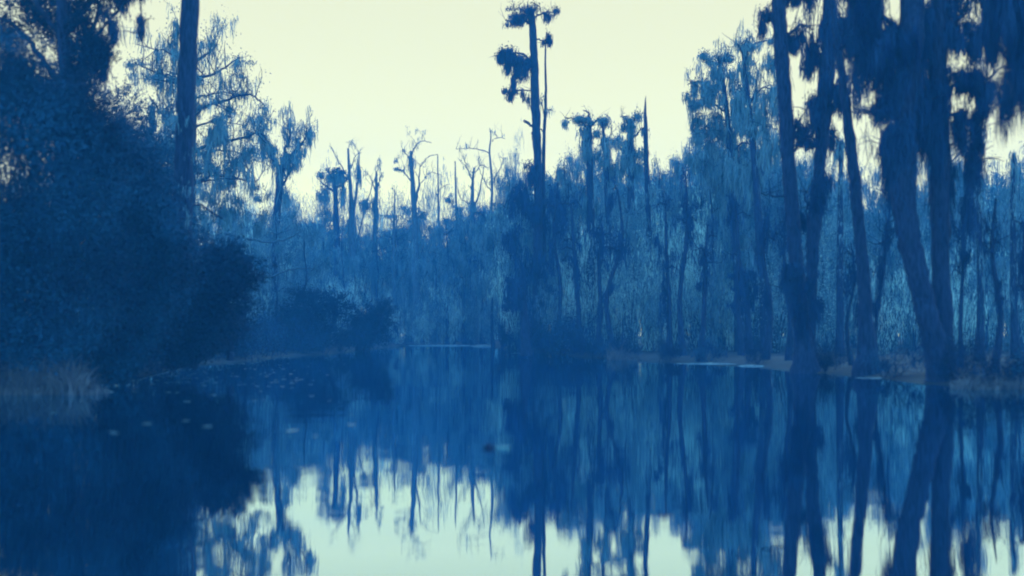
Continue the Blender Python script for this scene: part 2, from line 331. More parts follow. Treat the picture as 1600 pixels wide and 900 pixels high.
dead(98, [(742, 542, 12), (741, 440, 10), (739, 360, 8), (738, 318, 6), (739, 280, 4), (741, 262, 3)], [([(738, 330), (750, 300), (757, 256)], 4), ([(739, 285), (730, 262), (724, 248)], 2.5), ([(740, 272), (752, 258), (762, 262)], 2), ([(738, 320), (722, 312), (715, 300)], 2)],
     [(730, 320, 26, 40, 260), (745, 330, 20, 40, 160)], 18, 1.8, 200, label='branching dead tree with a v fork left of the thin leaning one')
dead(96, [(766, 542, 8), (765, 440, 7), (766, 360, 5), (769, 290, 4), (765, 240, 3), (767, 214, 2), (765, 200, 1)], [([(766, 240), (745, 232), (712, 232)], 1.8), ([(767, 222), (778, 214), (790, 216)], 1.4), ([(768, 290), (782, 262), (788, 245)], 2), ([(768, 300), (755, 280), (748, 262)], 1.8)],
     [], 12, 1.6, 60, label='slender dead tree with thin sideways branches beside the wooded right side')

# ------------------------------------------------------------------ tall centre pair
t = Tree(71)
t.trunk([(838, 556, 20), (840, 440, 16), (841, 330, 14), (840, 250, 13), (837, 180, 14), (835, 110, 13), (833, 60, 12), (831, 26, 10), (830, 12, 5)], 1.5, 10)
for p, w in (([(832, 40), (815, 33), (790, 34)], 4), ([(831, 26), (815, 14), (803, 12)], 3), ([(832, 30), (852, 20), (874, 18)], 4), ([(833, 60), (848, 64), (857, 62)], 3), ([(835, 96), (812, 84), (784, 86)], 5), ([(836, 142), (815, 140), (786, 145)], 2.5), ([(821, 190), (836, 198), (851, 208)], 5), ([(836, 200), (822, 190), (819, 189)], 3)):
    P = t.limb(p, w, 1.5, dy1=rng.uniform(-.3, .3))
    if p[0][1] < 60: t.twigs(5, P, .8, .02, .9, .1)
for a in [(800, 30, 30, 14, 240), (814, 20, 24, 30, 300), (830, 12, 30, 28, 240), (852, 18, 20, 22, 160), (868, 14, 14, 12, 90), (795, 10, 12, 8, 40), (860, 54, 9, 28, 130), (852, 60, 8, 18, 90), (784, 82, 12, 26, 200), (794, 77, 18, 42, 420), (806, 80, 20, 44, 460), (819, 92, 18, 36, 380), (797, 83, 34, 22, 360), (803, 105, 8, 44, 120), (813, 108, 6, 30, 80), (797, 142, 15, 24, 300), (818, 140, 6, 28, 80), (829, 140, 8, 50, 120), (833, 200, 8, 40, 60), (846, 262, 44, 60, 420), (815, 285, 40, 80, 420), (850, 320, 50, 70, 420), (800, 350, 44, 70, 360), (835, 390, 60, 80, 460), (868, 300, 30, 90, 260), (805, 420, 40, 80, 300), (850, 450, 50, 90, 380)]:
    t.mass(*a[:4], n=a[4], sw=.85, leafy=.35, depth=min(a[2] * .04, 1.2), ragged=.35 if a[1] < 200 else .8)
t.blob(832, 16, 80, 20, 420, 1.6, holes=.1)
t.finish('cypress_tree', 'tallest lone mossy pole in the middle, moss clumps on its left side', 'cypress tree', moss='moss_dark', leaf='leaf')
t = Tree(71.8)
t.trunk([(852, 556, 8), (851, 440, 8), (849, 330, 7), (850, 220, 6), (853, 150, 4.5), (852, 90, 3), (854, 50, 2)], 1.2, 6)
t.limb([(851, 180), (846, 160), (849, 150)], 2, 1); t.limb([(851, 172), (858, 172), (864, 174)], 1.8, .8); t.drape(120, .6, .7)
t.finish('cypress_tree', 'very thin stem close beside the right of the tallest mossy pole', 'cypress tree')

# ------------------------------------------------------------------ mossy crowns over the centre right
t = Tree(76)
t.trunk([(925, 556, 16), (924, 400, 14), (922, 300, 11), (921, 230, 10), (921, 184, 6)], 1.5, 8)
for p in ([(921, 205), (905, 188), (883, 184)], [(921, 200), (935, 186), (950, 190)], [(921, 190), (919, 176), (912, 172)]): t.twigs(4, t.limb(p, 4, 1.5), .9, .02)
for a in [(895, 182, 26, 18, 260), (885, 184, 10, 22, 90), (932, 184, 34, 26, 420), (915, 188, 24, 16, 200), (921, 198, 26, 44, 420), (924, 225, 34, 50, 420)]: t.mass(*a[:4], n=a[4], sw=.8)
t.finish('cypress_tree', 'flat topped mossy tree just right of the tallest pole, its crown reaching left', 'cypress tree')
t = Tree(75)
t.trunk([(957, 556, 14), (954, 420, 12), (949, 300, 9), (945, 230, 6), (941, 190, 3)], 1.4, 8)
t.limb([(946, 240), (952, 215), (955, 208)], 3); t.twigs(6, np.array(t.pts), 1.2); [t.mass(*a[:4], n=a[4], sw=.8) for a in [(946, 200, 14, 60, 200), (952, 250, 26, 60, 300), (954, 215, 12, 20, 80)]]
t.finish('cypress_tree', 'leaning dark stem curving up under the flat topped mossy crown', 'cypress tree')
t = Tree(74)
t.trunk([(988, 556, 16), (988, 400, 14), (986, 300, 11), (985, 230, 10), (984, 186, 8)], 1.5, 8)
for p in ([(985, 222), (995, 210), (1003, 200)], [(985, 200), (978, 186), (972, 180)], [(985, 195), (992, 184), (998, 181)], [(986, 250), (972, 232), (964, 225)]): t.twigs(5, t.limb(p, 5, 1.5), 1.0, .02)
for a in [(986, 183, 20, 50, 380), (975, 181, 10, 14, 60), (1001, 200, 12, 20, 140), (975, 215, 24, 60, 340), (1000, 232, 28, 26, 260), (985, 240, 40, 60, 460)]: t.mass(*a[:4], n=a[4], sw=.8)
t.finish('cypress_tree', 'upright mossy tree with a narrow brushy top just left of the spear shaped snag', 'cypress tree')
t = Tree(70); t.trunk([(1016, 556, 12), (1015, 440, 11), (1013, 350, 9), (1010, 260, 8), (1009, 200, 6.5), (1008, 172, 4), (1009, 150, .8)], 1.4, 8)
t.pts = list(t.axis[8:24]); t.drape(160, .9, .8); t.mass(1013, 290, 18, 70, 160, .8)
t.finish('dead_snag', 'spear shaped bare snag standing above the mossy treetops right of centre', 'dead snag', wood='bark')
t = Tree(66)
t.trunk([(1158, 560, 16), (1152, 430, 14), (1145, 300, 11), (1138, 200, 9), (1130, 130, 7), (1122, 88, 4)], 1.5, 8)
for p in ([(1125, 105), (1108, 92), (1095, 98)], [(1124, 98), (1136, 86), (1146, 92)], [(1136, 175), (1100, 158), (1074, 168)], [(1130, 140), (1095, 128), (1076, 130)], [(1140, 215), (1110, 198), (1088, 204)], [(1138, 190), (1160, 172), (1180, 178)], [(1141, 240), (1165, 222), (1182, 230)]):
    t.twigs(6, t.limb(p, 4.5, 1.5), 1.1, .022)
for a in [(1118, 84, 50, 24, 520), (1128, 100, 32, 50, 420), (1082, 126, 16, 44, 240), (1088, 158, 34, 22, 280), (1112, 125, 34, 50, 420), (1125, 150, 50, 34, 420), (1108, 196, 42, 28, 480), (1093, 205, 18, 40, 180), (1140, 180, 40, 60, 420), (1135, 220, 70, 50, 560), (1165, 176, 40, 60, 300), (1090, 236, 50, 30, 300), (1150, 250, 60, 70, 500), (1150, 110, 50, 70, 380), (1105, 165, 50, 60, 420), (1120, 240, 80, 60, 520), (1160, 150, 40, 90, 360), (1080, 150, 18, 60, 160)]:
    t.mass(*a[:4], n=a[4], sw=.85, dy=rng.uniform(-.8, .8))
t.blob(1120, 90, 48, 20, 500, 1.8, holes=.2); t.drape(500, 1.2, .7)
t.finish('cypress_tree', 'large mossy tree with stepped shelves of moss, left of the right hand trunks', 'cypress tree')
t = Tree(60)
t.trunk([(1198, 568, 16), (1192, 440, 14), (1184, 330, 12), (1176, 220, 9), (1166, 130, 7), (1160, 76, 4)], 1.5, 8)
for p in ([(1162, 95), (1180, 68), (1206, 66)], [(1162, 85), (1152, 70), (1146, 72)], [(1172, 160), (1190, 140), (1210, 142)], [(1176, 215), (1195, 200), (1215, 206)]): t.twigs(6, t.limb(p, 4.5, 1.5), 1.1, .022)
for a in [(1180, 64, 50, 26, 460), (1162, 82, 14, 90, 200), (1195, 142, 34, 70, 320), (1200, 205, 36, 90, 380), (1184, 100, 20, 40, 120), (1178, 240, 46, 90, 420), (1175, 130, 50, 80, 420), (1205, 90, 24, 80, 200), (1190, 180, 50, 70, 400)]: t.mass(*a[:4], n=a[4], sw=.85, dy=rng.uniform(-.6, .6))
t.drape(500, 1.2, .7)
t.finish('cypress_tree', 'mossy tree crowding the left edge of the first big right hand trunk', 'cypress tree')

# ------------------------------------------------------------------ near right hand trees
def near(D, trunk, limbs, masses, label, flare=1.8, drape=400, twn=6, ex=0, blobs=(), depth=None):
    t = Tree(D); t.trunk(trunk, flare, 14, wob=.05)
    if ex: t.pts += list(t.axis[::2])
    m_ = 900; j_ = rng.integers(5, len(t.axis) - 1, m_); fr = rng.random(m_)[:, None]; A_ = t.axis[j_] * fr + t.axis[j_ + 1] * (1 - fr)
    r_ = np.mean([p[2] for p in trunk]) / 2 / F * D * 1.02; th = rng.uniform(0, 6.28, m_); pat = np.sin(A_[:, 2] * 1.3 + D) + rng.normal(0, .7, m_) > .1
    P_ = (A_ + np.stack([np.cos(th) * r_, np.sin(th) * r_, 0 * th], 1))[pat]; t.moss.strands(P_, np.minimum(rng.gamma(2, .22, len(P_)), np.maximum(P_[:, 2] - .2, .05)), rng.uniform(.5, 1.1, len(P_)) * t.px, .1)
    for p, w in limbs: t.twigs(twn, t.limb(p, w, 2), 1.0, .02, .8, .1)
    for a in masses: t.mass(*a[:4], n=int(a[4] * 1.7), sw=1.0 if len(a) < 6 else a[5], dy=rng.uniform(-.5, .5), depth=depth, ragged=.75)
    for b in blobs: t.blob(*b)
    if drape: t.drape(drape, 1.0, .9)
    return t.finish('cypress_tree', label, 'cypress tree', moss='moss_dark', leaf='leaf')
near(38, [(1259, 584, 26), (1254, 530, 22), (1249, 470, 24), (1243, 400, 22), (1237, 320, 22), (1230, 220, 22), (1224, 120, 22), (1218, 40, 22), (1214, -60, 20), (1210, -140, 12)],
     [([(1224, 70), (1205, 30), (1196, 12)], 6), ([(1226, 60), (1250, 40), (1268, 46)], 7), ([(1232, 250), (1248, 190), (1270, 160)], 5), ([(1218, 20), (1240, -10), (1258, -20)], 6), ([(1235, 305), (1215, 305), (1198, 300)], 4), ([(1234, 245), (1250, 222), (1262, 225)], 5)],
     [(1196, 10, 24, 40, 240), (1193, 20, 12, 60, 90), (1238, 412, 26, 80, 520), (1250, 430, 36, 60, 360), (1228, -20, 40, 60, 360), (1246, 40, 24, 70, 200), (1256, 184, 24, 50, 200), (1256, 224, 24, 22, 200), (1255, 470, 30, 70, 320)],
     'straight near trunk with a flared base, leftmost of the big right hand trunks', 1.9, 260)
near(40, [(1262, 582, 20), (1266, 520, 16), (1268, 450, 16), (1270, 400, 18), (1273, 340, 22), (1281, 260, 17), (1286, 200, 22), (1290, 140, 24), (1295, 60, 22), (1297, -40, 18), (1299, -130, 10)],
     [([(1290, 100), (1272, 70), (1264, 50)], 7), ([(1296, 40), (1325, 30), (1345, 36)], 7), ([(1283, 240), (1268, 212), (1262, 206)], 4), ([(1296, -20), (1260, -30), (1240, -20)], 7), ([(1274, 340), (1262, 318), (1258, 300)], 5)],
     [(1280, 150, 34, 100, 520), (1275, 280, 26, 80, 420), (1266, 60, 24, 110, 240), (1310, 20, 60, 90, 600), (1270, -20, 60, 50, 360), (1262, 320, 30, 80, 320), (1300, 120, 40, 80, 260), (1305, 200, 10, 100, 60)],
     'moss swollen wavy trunk between the straight left one and the leaning one', 1.6, 260)
near(36, [(1357, 589, 26), (1354, 530, 22), (1350, 440, 19), (1342, 350, 18), (1335, 280, 17), (1326, 200, 15), (1316, 120, 13), (1306, 50, 11), (1300, -20, 9), (1298, -80, 5)],
     [([(1310, 70), (1335, 40), (1360, 20)], 6), ([(1302, -10), (1280, -40), (1262, -50)], 5)],
     [(1330, 30, 40, 70, 420), (1350, 36, 30, 130, 200), (1335, 130, 12, 90, 50)],
     'slender trunk leaning left, standing alone between the two clusters of right hand trunks', 1.9, 160)
near(31, [(1474, 598, 34), (1464, 550, 30), (1450, 500, 32), (1436, 440, 32), (1420, 370, 35), (1412, 300, 37), (1414, 220, 36), (1420, 120, 36), (1426, 20, 36), (1430, -90, 30), (1432, -180, 18)],
     [([(1414, 210), (1390, 178), (1362, 172)], 12), ([(1424, 60), (1380, 20), (1345, 10)], 12), ([(1428, -20), (1370, -60), (1330, -50)], 12), ([(1414, 250), (1396, 232), (1388, 226)], 7)],
     [(1372, 168, 40, 26, 420), (1395, 172, 40, 130, 700), (1400, 20, 60, 120, 1100), (1365, 0, 60, 130, 1300), (1350, -30, 60, 120, 900), (1385, 60, 70, 100, 900), (1400, 230, 30, 110, 500), (1356, 90, 46, 100, 300, .8), (1390, 120, 40, 80, 400), (1382, 40, 90, 130, 900), (1340, 60, 40, 90, 260, .8), (1405, 200, 50, 130, 500), (1425, 90, 60, 160, 500)],
     'thick dark trunk bending right toward its foot, hung with heavy moss', 1.6, 500)
near(31.5, [(1472, 600, 26), (1474, 520, 26), (1471, 430, 26), (1469, 330, 28), (1468, 230, 30), (1466, 130, 28), (1466, 20, 28), (1466, -90, 24), (1467, -180, 14)],
     [([(1468, 170), (1500, 120), (1540, 125), (1562, 105)], 11), ([(1467, 60), (1500, 20), (1520, 0)], 9), ([(1468, 190), (1498, 175), (1525, 172)], 8), ([(1466, -10), (1520, -50), (1560, -50)], 10), ([(1468, 240), (1490, 220), (1500, 225)], 5)],
     [(1450, 20, 50, 150, 900), (1450, 120, 60, 160, 1100), (1500, 112, 60, 50, 700), (1530, 118, 34, 80, 500), (1522, 30, 18, 100, 300), (1504, -20, 60, 40, 500), (1494, 10, 36, 130, 400), (1504, 178, 46, 100, 800), (1520, 180, 20, 160, 400), (1540, -40, 50, 70, 400), (1448, 150, 40, 150, 500), (1500, 60, 40, 70, 300), (1480, 230, 36, 140, 400), (1512, 240, 24, 90, 260), (1500, 300, 16, 120, 120)],
     'thick upright trunk with a crossing limb and moss on its right side', 1.6, 500)
near(27, [(1690, 612, 44), (1688, 450, 40), (1684, 300, 38), (1680, 150, 36), (1676, 0, 34), (1672, -160, 26), (1670, -260, 14)],
     [([(1676, 20), (1620, -30), (1570, -40)], 14), ([(1674, -60), (1620, -90), (1560, -80)], 12), ([(1680, 80), (1640, 30), (1590, 10)], 12)],
     [(1575, -50, 60, 200, 1500), (1560, -40, 30, 190, 700), (1592, -40, 50, 240, 1300), (1600, 20, 40, 150, 900), (1620, -20, 60, 260, 900), (1582, 100, 40, 110, 260, .8)],
     'tree at the right frame edge with a long pointed moss curtain', 1.5, 300)
t = Tree(52); t.trunk([(1312, 572, 12), (1312, 440, 11), (1313, 330, 9), (1314, 220, 6)], 1.6, 7); t.pts = list(t.axis[6:]); t.drape(500, 1.0, .9); t.mass(1313, 220, 16, 60, 120)
t.finish('cypress_tree', 'thin distant pole seen just left of the leaning right hand trunk', 'cypress tree')
t = Tree(44); t.trunk([(1530, 590, 14), (1532, 480, 10), (1530, 350, 9), (1528, 250, 6)], 1.8, 7); t.pts = list(t.axis[6:]); t.drape(500, 1.0, .9)
t.finish('cypress_tree', 'slim stem right of the two thick dark trunks', 'cypress tree')
t = Tree(48); t.trunk([(1588, 580, 12), (1584, 460, 10), (1582, 330, 8), (1584, 240, 5)], 1.8, 7); t.pts = list(t.axis[6:]); t.drape(500, 1.0, .9)
t.finish('cypress_tree', 'slim stem close to the right frame edge below the moss curtain', 'cypress tree')
t = Tree(58); t.trunk([(1172, 572, 12), (1168, 500, 10), (1166, 440, 8), (1160, 422, 5)], 1.6, 7); t.mass(1164, 422, 34, 32, 420); t.mass(1150, 470, 14, 34, 120); t.mass(1170, 446, 20, 60, 200); t.pts = list(t.axis[8:])
t.drape(100, .6, .8); t.finish('broken_stump', 'short broken trunk topped with a dark moss lump, left of the straight near trunk', 'stump', moss='moss_dark')
t = Tree(60); t.trunk([(822, 556, 14), (820, 500, 12), (816, 450, 9)], 1.5, 7); t.mass(815, 436, 30, 60, 420); t.mass(796, 470, 12, 26, 120); t.pts = list(t.axis); t.drape(200, .6, .8)
t.finish('broken_stump', 'short mossy stump at the waterline below the tallest pole', 'stump', moss='moss_dark')

# ------------------------------------------------------------------ dark shrubs on the left bank
def shrub(D, stems, blobs, label, name='evergreen_shrub', n=1.9, leaf='leaf', size=3.4, sprays=60, holes=.3, moss=()):
    t = Tree(D); bx, by = stems[0][0]
    t.base = Wp(bx, by, D) * (1, 1, 0)
    for st in stems: t.limb([(a, b) for a, b in st], 12, 3, k=7)
    P = np.array(t.pts)
    for b in blobs:
        c = Wp(b[0], b[1], D); w = b[2] * D / F / 2; h = b[3] * D / F / 2
        for _ in range(int(sprays * .2)):
            a = P[rng.integers(0, len(P))]; q = rng.normal(size=3); q /= np.linalg.norm(q); e_ = c + q * (w, w * .7, h) * rng.uniform(.5, 1)
            t.wood.tube(np.linspace(a, e_, 6) + rng.normal(0, .05, (6, 3)), np.linspace(.03, .01, 6), 4)
        t.blob(*b[:4], int(b[4] * n), size, rng.uniform(-.8, .8), holes)
        for _ in range(sprays):
            q = rng.normal(size=3); q[2] = abs(q[2]) * rng.choice([1, 1, -.4]); q /= np.linalg.norm(q); a = c + q * (w, w * .7, h) * .85; d = q * (1, 1, .7) + (0, 0, .5); ln = rng.uniform(.35, .95) * min(1, D / 35 + .1)
            A = a + np.outer(np.linspace(0, 1, 7), d) * ln - np.outer(np.linspace(0, 1, 7) ** 2, (0, 0, .35 * ln)); t.tw.tube(A, np.linspace(.014, .004, 7), 3)
            t.leaf.leaves(A[rng.integers(1, 7, 34)] + rng.normal(0, .06, (34, 3)), size * t.px * .8)
    for a in moss: t.mass(*a[:4], n=a[4])
    return t.finish(name, label, name.replace('_', ' '), leaf=leaf, moss='moss_dark')
shrub(27, [[(60, 606), (70, 500), (50, 350), (60, 220)], [(75, 606), (110, 480), (130, 380)], [(50, 606), (20, 480), (-20, 380)]],
      [(60, 300, 260, 300, 15000), (-20, 420, 220, 260, 9000), (90, 440, 240, 240, 12000), (60, 190, 200, 130, 6000), (10, 120, 120, 120, 2500), (120, 180, 90, 90, 1800), (165, 215, 60, 60, 900), (60, 130, 90, 70, 1200), (130, 300, 130, 190, 6000), (40, 540, 260, 90, 5000)],
      'huge dark evergreen shrub filling the left edge above the pale grass', leaf='leaf3', holes=.55)
shrub(29.5, [[(182, 596), (188, 540), (190, 440), (180, 330)], [(172, 596), (160, 520), (140, 420)], [(196, 596), (215, 520), (235, 420)]],
      [(185, 330, 150, 220, 8000), (200, 440, 190, 200, 9000), (160, 260, 110, 120, 3500), (200, 250, 50, 60, 700), (235, 330, 60, 70, 900), (262, 380, 50, 50, 700), (225, 380, 110, 200, 6000), (190, 520, 120, 80, 3000), (190, 570, 60, 50, 1500)],
      'tall dark shrub on a narrow dark foot, right of the pale grass', leaf='leaf3', holes=.6)
shrub(34, [[(290, 574), (292, 530), (290, 470), (280, 400)], [(300, 574), (330, 520), (350, 450)], [(275, 574), (262, 520), (255, 460)]],
      [(290, 450, 150, 110, 6000), (338, 450, 90, 80, 3000), (372, 436, 40, 36, 500), (350, 408, 40, 30, 400), (250, 470, 100, 120, 4000), (305, 500, 120, 80, 4500), (292, 540, 90, 60, 3000)],
      'rounded dark shrub leaning over the water below the tall left trunk', holes=.5)
shrub(38, [[(360, 566), (362, 520), (358, 470)]], [(362, 470, 60, 110, 3000), (350, 520, 80, 70, 2500)], 'narrow dark shrub at the end of the left thicket, over the water', size=2.2)
shrub(46, [[(225, 572), (225, 480), (230, 380), (228, 260)], [(240, 572), (262, 450), (280, 370)]],
      [(235, 330, 100, 170, 7000), (200, 240, 90, 110, 1500), (225, 225, 110, 120, 2400), (265, 380, 110, 110, 5000), (185, 180, 70, 80, 900), (330, 400, 110, 60, 2500), (255, 280, 80, 90, 1500)],
      'feathery paler tree behind the dark left shrubs, thinning against the sky', 'leafy_tree', leaf='leaf2', size=2.6, holes=.1)
shrub(70, [[(485, 556), (486, 520), (482, 480)], [(475, 556), (455, 520), (445, 490)], [(495, 556), (520, 510), (530, 470)]],
      [(485, 490, 90, 56, 4200), (450, 510, 50, 50, 2200), (520, 480, 50, 50, 2000), (486, 530, 80, 44, 3400), (470, 465, 34, 20, 500)],
      'larger of the two dark shrubs reaching over the water left of centre', size=1.8)
shrub(76, [[(560, 550), (565, 520), (572, 490)], [(570, 550), (590, 520), (600, 490)]],
      [(568, 500, 60, 46, 2400), (590, 500, 40, 46, 1600), (565, 528, 70, 30, 1800), (600, 484, 16, 20, 200)],
      'smaller dark shrub at the water edge, right of the bigger one left of centre', size=1.7)
# crown of the big tree in the top left corner
t = Tree(33)
t.trunk([(92, 600, 40), (96, 450, 34), (100, 300, 28), (104, 150, 24), (98, 40, 18), (92, -60, 12)], 1.5, 10)
for p, w in (([(104, 160), (130, 100), (150, 30), (152, -40)], 12), ([(102, 140), (60, 80), (20, 40), (-30, 20)], 12), ([(104, 130), (150, 60), (190, 10), (215, -20)], 9), ([(98, 60), (60, 0), (30, -60)], 9), ([(100, 180), (50, 150), (0, 140)], 9), ([(100, 60), (170, -20), (225, -40)], 8)):
    t.twigs(10, t.limb(p, w, 3), 1.2, .025, .9, .1)
for b in [(20, 60, 70, 70, 1000), (60, 30, 60, 60, 900), (100, 10, 70, 60, 900), (20, 130, 120, 60, 1900), (70, 165, 150, 60, 3200), (125, 120, 50, 90, 1500), (140, 60, 40, 100, 1100), (40, -10, 120, 50, 1500), (110, 190, 100, 60, 2200), (150, -10, 90, 50, 1200), (95, 70, 30, 60, 500), (165, 80, 26, 60, 500)]: t.blob(b[0], b[1], b[2] * 1.1, b[3] * 1.1, b[4] * 3, 3.0, rng.uniform(-.8, .8), .2)
for a in [(190, -10, 24, 60, 200), (172, 10, 20, 90, 240), (168, 60, 16, 60, 150), (162, 90, 12, 34, 100), (222, -30, 30, 40, 140), (150, 60, 24, 90, 260), (200, -20, 60, 40, 400), (155, 95, 14, 60, 110)]: t.mass(*a[:4], n=a[4], sw=1)
t.limb([(215, -20), (220, 20), (222, 28)], 3, 2); t.mass(222, 26, 9, 56, 160, 1, depth=.2)
t.finish('leafy_tree', 'big leafy tree filling the top left corner, moss trailing at its right', 'leafy tree', moss='moss_dark', leaf='leaf')

# ------------------------------------------------------------------ woodland: prototypes and copies
def proto_mossy(i, H, Wd, moss_n, leaf_n, limbs, lean=.04, D=70, group='mossy trees of the right hand woods'):
    t = Tree(D); t.base = np.zeros(3); z = np.linspace(0, H, 12); x = np.cumsum(rng.normal(0, lean * 2, 12)); y = np.cumsum(rng.normal(0, lean * 2, 12))
    P = np.stack([x - x[0], y - y[0], z], 1); r0 = rng.uniform(.13, .2); R = r0 * (1 - z / H * .8) * (1 + .9 * np.exp(-z / .6)); t.wood.tube(P, R, 7, .06)
    t.pts += list(P[5:])
    for k in range(limbs):
        h = rng.uniform(.25, .98) ** .7; p = P[int(h * 11)] ; a = rng.uniform(0, 6.28)
        t.grow(p, (math.cos(a), math.sin(a), rng.uniform(.1, .8)), Wd * rng.uniform(.5, 1.1) * (1.15 - .6 * abs(h - .65)), .045, 2, .12, .3, 2.4)
    t.drape(moss_n, 1.3, .8, clus=9, spread=.17); t.puff(leaf_n * 2, 1.5, .28)
    return t.finish('mossy_tree', 'moss laden swamp tree', 'tree', group)
def proto_thicket(i, H, stems, D=105, group='grey trees of the hazy thicket'):
    t = Tree(D); t.base = np.zeros(3)
    for k in range(stems):
        a = rng.uniform(0, 6.28); r = rng.uniform(0, .5) ; h = H * rng.uniform(.55, 1.05)
        t.grow((r * math.cos(a), r * math.sin(a), 0), (rng.normal(0, .16), rng.normal(0, .16), 1), h, .05 + .03 * rng.random(), 2, .45, .16, 3.2, .6)
    P = np.array(t.pts); t.pts = list(P[P[:, 2] > .6])
    t.drape(1500, 1.4, .55, clus=5, spread=.3); t.puff(2200, 1.1, .4)
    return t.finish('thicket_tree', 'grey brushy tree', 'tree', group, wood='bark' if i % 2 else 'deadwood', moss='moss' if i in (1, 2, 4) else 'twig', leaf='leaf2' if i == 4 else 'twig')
PM = [proto_mossy(i, 13, w, mn, ln, lb) for i, (w, mn, ln, lb) in enumerate([(2.2, 2600, 1500, 12), (1.7, 3000, 900, 10), (2.6, 2400, 2200, 14), (1.4, 2200, 700, 9), (2.0, 3400, 1400, 13), (2.4, 1800, 1200, 11)])]
PT = [proto_thicket(i, 10, s) for i, s in enumerate([7, 9, 6, 8, 10])]
sky_x = [-200, 0, 120, 200, 300, 380, 450, 520, 600, 680, 745, 800, 850, 900, 960, 1040, 1100, 1200, 1260, 1340, 1400, 1540, 1600, 1900]
sky_y = [260, 260, 290, 300, 330, 325, 335, 346, 352, 358, 350, 292, 268, 256, 264, 258, 240, 240, 262, 296, 272, 262, 258, 250]
def zone(px):
    if px < 250: return 'behind the dark left bank shrubs'
    if px < 450: return 'behind the tall bare left trunk'
    if px < 620: return 'behind the two dark waterside shrubs'
    if px < 780: return 'below the row of bare dead trees'
    if px < 900: return 'around the foot of the tallest mossy pole'
    if px < 1050: return 'below the flat topped mossy crown'
    if px < 1230: return 'below the stepped moss shelves'
    if px < 1380: return 'behind the leaning right hand trunk'
    return 'behind the two thick dark right hand trunks'
used = set(); cnt = 0
def place(protos, pxr, Dr, n, jit, hp, what, drop=0):
    for k in range(n):
        px = pxr[0] + (pxr[1] - pxr[0]) * (k + rng.uniform(.1, .9)) / n; D = rng.uniform(*Dr)
        D = max(D, CH * F / (shore_y(px) - HOR) + 1.0)
        top = drop + np.interp(px, sky_x, sky_y) + rng.normal(0, jit) + abs(rng.normal(0, jit))
        h = (HOR - top) / F * D + CH; j = rng.integers(0, len(protos)); s = h / hp; w = s * rng.uniform(.8, 1.25) if s < 1.1 else rng.uniform(.9, 1.3)
        o = protos[j]; loc = ((px - 800) / F * D, D, 0); lab = what + ' ' + zone(px)
        if id(o) in used: copy_thing(o, loc, rng.uniform(0, 6.28), (w, w, s), lab)
        else:
            used.add(id(o)); o.location = loc; o.scale = (w, w, s); o['label'] = lab
place(PM, (770, 1640), (80, 92), 30, 34, 13, 'mossy tree massed')
place(PM, (800, 1640), (66, 78), 14, 34, 13, 'mossy tree massed')
place(PM, (786, 890), (74, 82), 6, 28, 13, 'mossy tree massed')
place(PM, (1060, 1240), (66, 84), 8, 14, 13, 'mossy tree massed')
place(PT, (800, 1640), (60, 74), 30, 30, 19, 'grey brushy tree')
place(PM, (780, 1660), (90, 102), 34, 14, 13, 'mossy tree massed')
place(PM, (800, 1660), (100, 116), 30, 10, 13, 'mossy tree massed')
place(PT, (800, 1640), (78, 96), 46, 34, 16, 'grey brushy tree')
place(PM, (1670, 2300), (56, 90), 9, 14, 13, 'mossy tree massed')
place(PM, (-420, -120), (52, 76), 5, 14, 13, 'mossy tree massed')
place(PM, (-120, 330), (52, 76), 16, 20, 13, 'mossy tree massed')
place(PM, (345, 780), (112, 140), 14, 6, 13, 'mossy tree massed')
place(PM, (690, 790), (85, 112), 7, 10, 13, 'mossy tree massed')
place(PM, (400, 790), (120, 130), 20, 12, 13, 'mossy tree massed')
place(PT, (350, 790), (92, 112), 30, 18, 13, 'grey brushy tree', 85)
place(PT, (330, 790), (124, 136), 40, 6, 11, 'grey brushy tree')
place(PT, (300, 430), (75, 92), 8, 14, 13, 'grey brushy tree')
place(PM, (320, 480), (78, 100), 9, 14, 13, 'mossy tree massed', 10)
lst = [(800, 300), (822, 285), (872, 285), (893, 320), (940, 350), (966, 300), (1040, 320), (1072, 280), (1106, 350), (1148, 310), (1196, 330), (1226, 350), (1330, 380), (1385, 350), (1505, 345), (1556, 310), (1600, 350), (710, 400), (758, 340)]
for k, (px, tp) in enumerate(lst):
    Dm = CH * F / (shore_y(px) - HOR); D = Dm + rng.uniform(.5, 9); t = Tree(D); w = rng.uniform(5, 8.5) * (.7 if px < 780 else 1); ln = rng.normal(0, 9); bw = rng.normal(0, 6)
    by = HOR + CH * F / D
    t.trunk([(px + ln, by, w * 1.4), (px + ln * .7 + bw, by - (by - tp) * .35, w), (px + ln * .3 - bw * .5, by - (by - tp) * .7, w * .8), (px, tp, w * .35)], 1.5, 7)
    for q in range(rng.integers(3, 7)):
        i = rng.integers(10, len(t.axis)); a = t.axis[i]; x0 = 800 + a[0] / a[1] * F; y0 = HOR - (a[2] - CH) * F / a[1]; sg = rng.choice([-1, 1]); l_ = rng.uniform(8, 26)
        t.twigs(2, t.limb([(x0, y0), (x0 + sg * l_ * .5, y0 - rng.uniform(2, 8)), (x0 + sg * l_, y0 - rng.uniform(-6, 6))], 3, 1), .9, .02)
    for q in range(3):
        a = t.axis[rng.integers(8, len(t.axis))]; x0 = 800 + a[0] / a[1] * F; y0 = HOR - (a[2] - CH) * F / a[1]
        t.mass(x0 + rng.normal(0, 5), y0, rng.uniform(5, 13), rng.uniform(30, 95), n=90, sw=.75, leafy=.1, ragged=.7)
    t.pts += list(t.axis[8:]); t.drape(260, 1.1, .7)
    t.finish('swamp_tree', 'slim dark trunk with drooping moss ' + ('in front of the hazy thicket' if px < 780 else zone(px).replace('behind', 'beside')), 'tree', 'slim dark trunks along the front of the woods', moss='moss_dark')
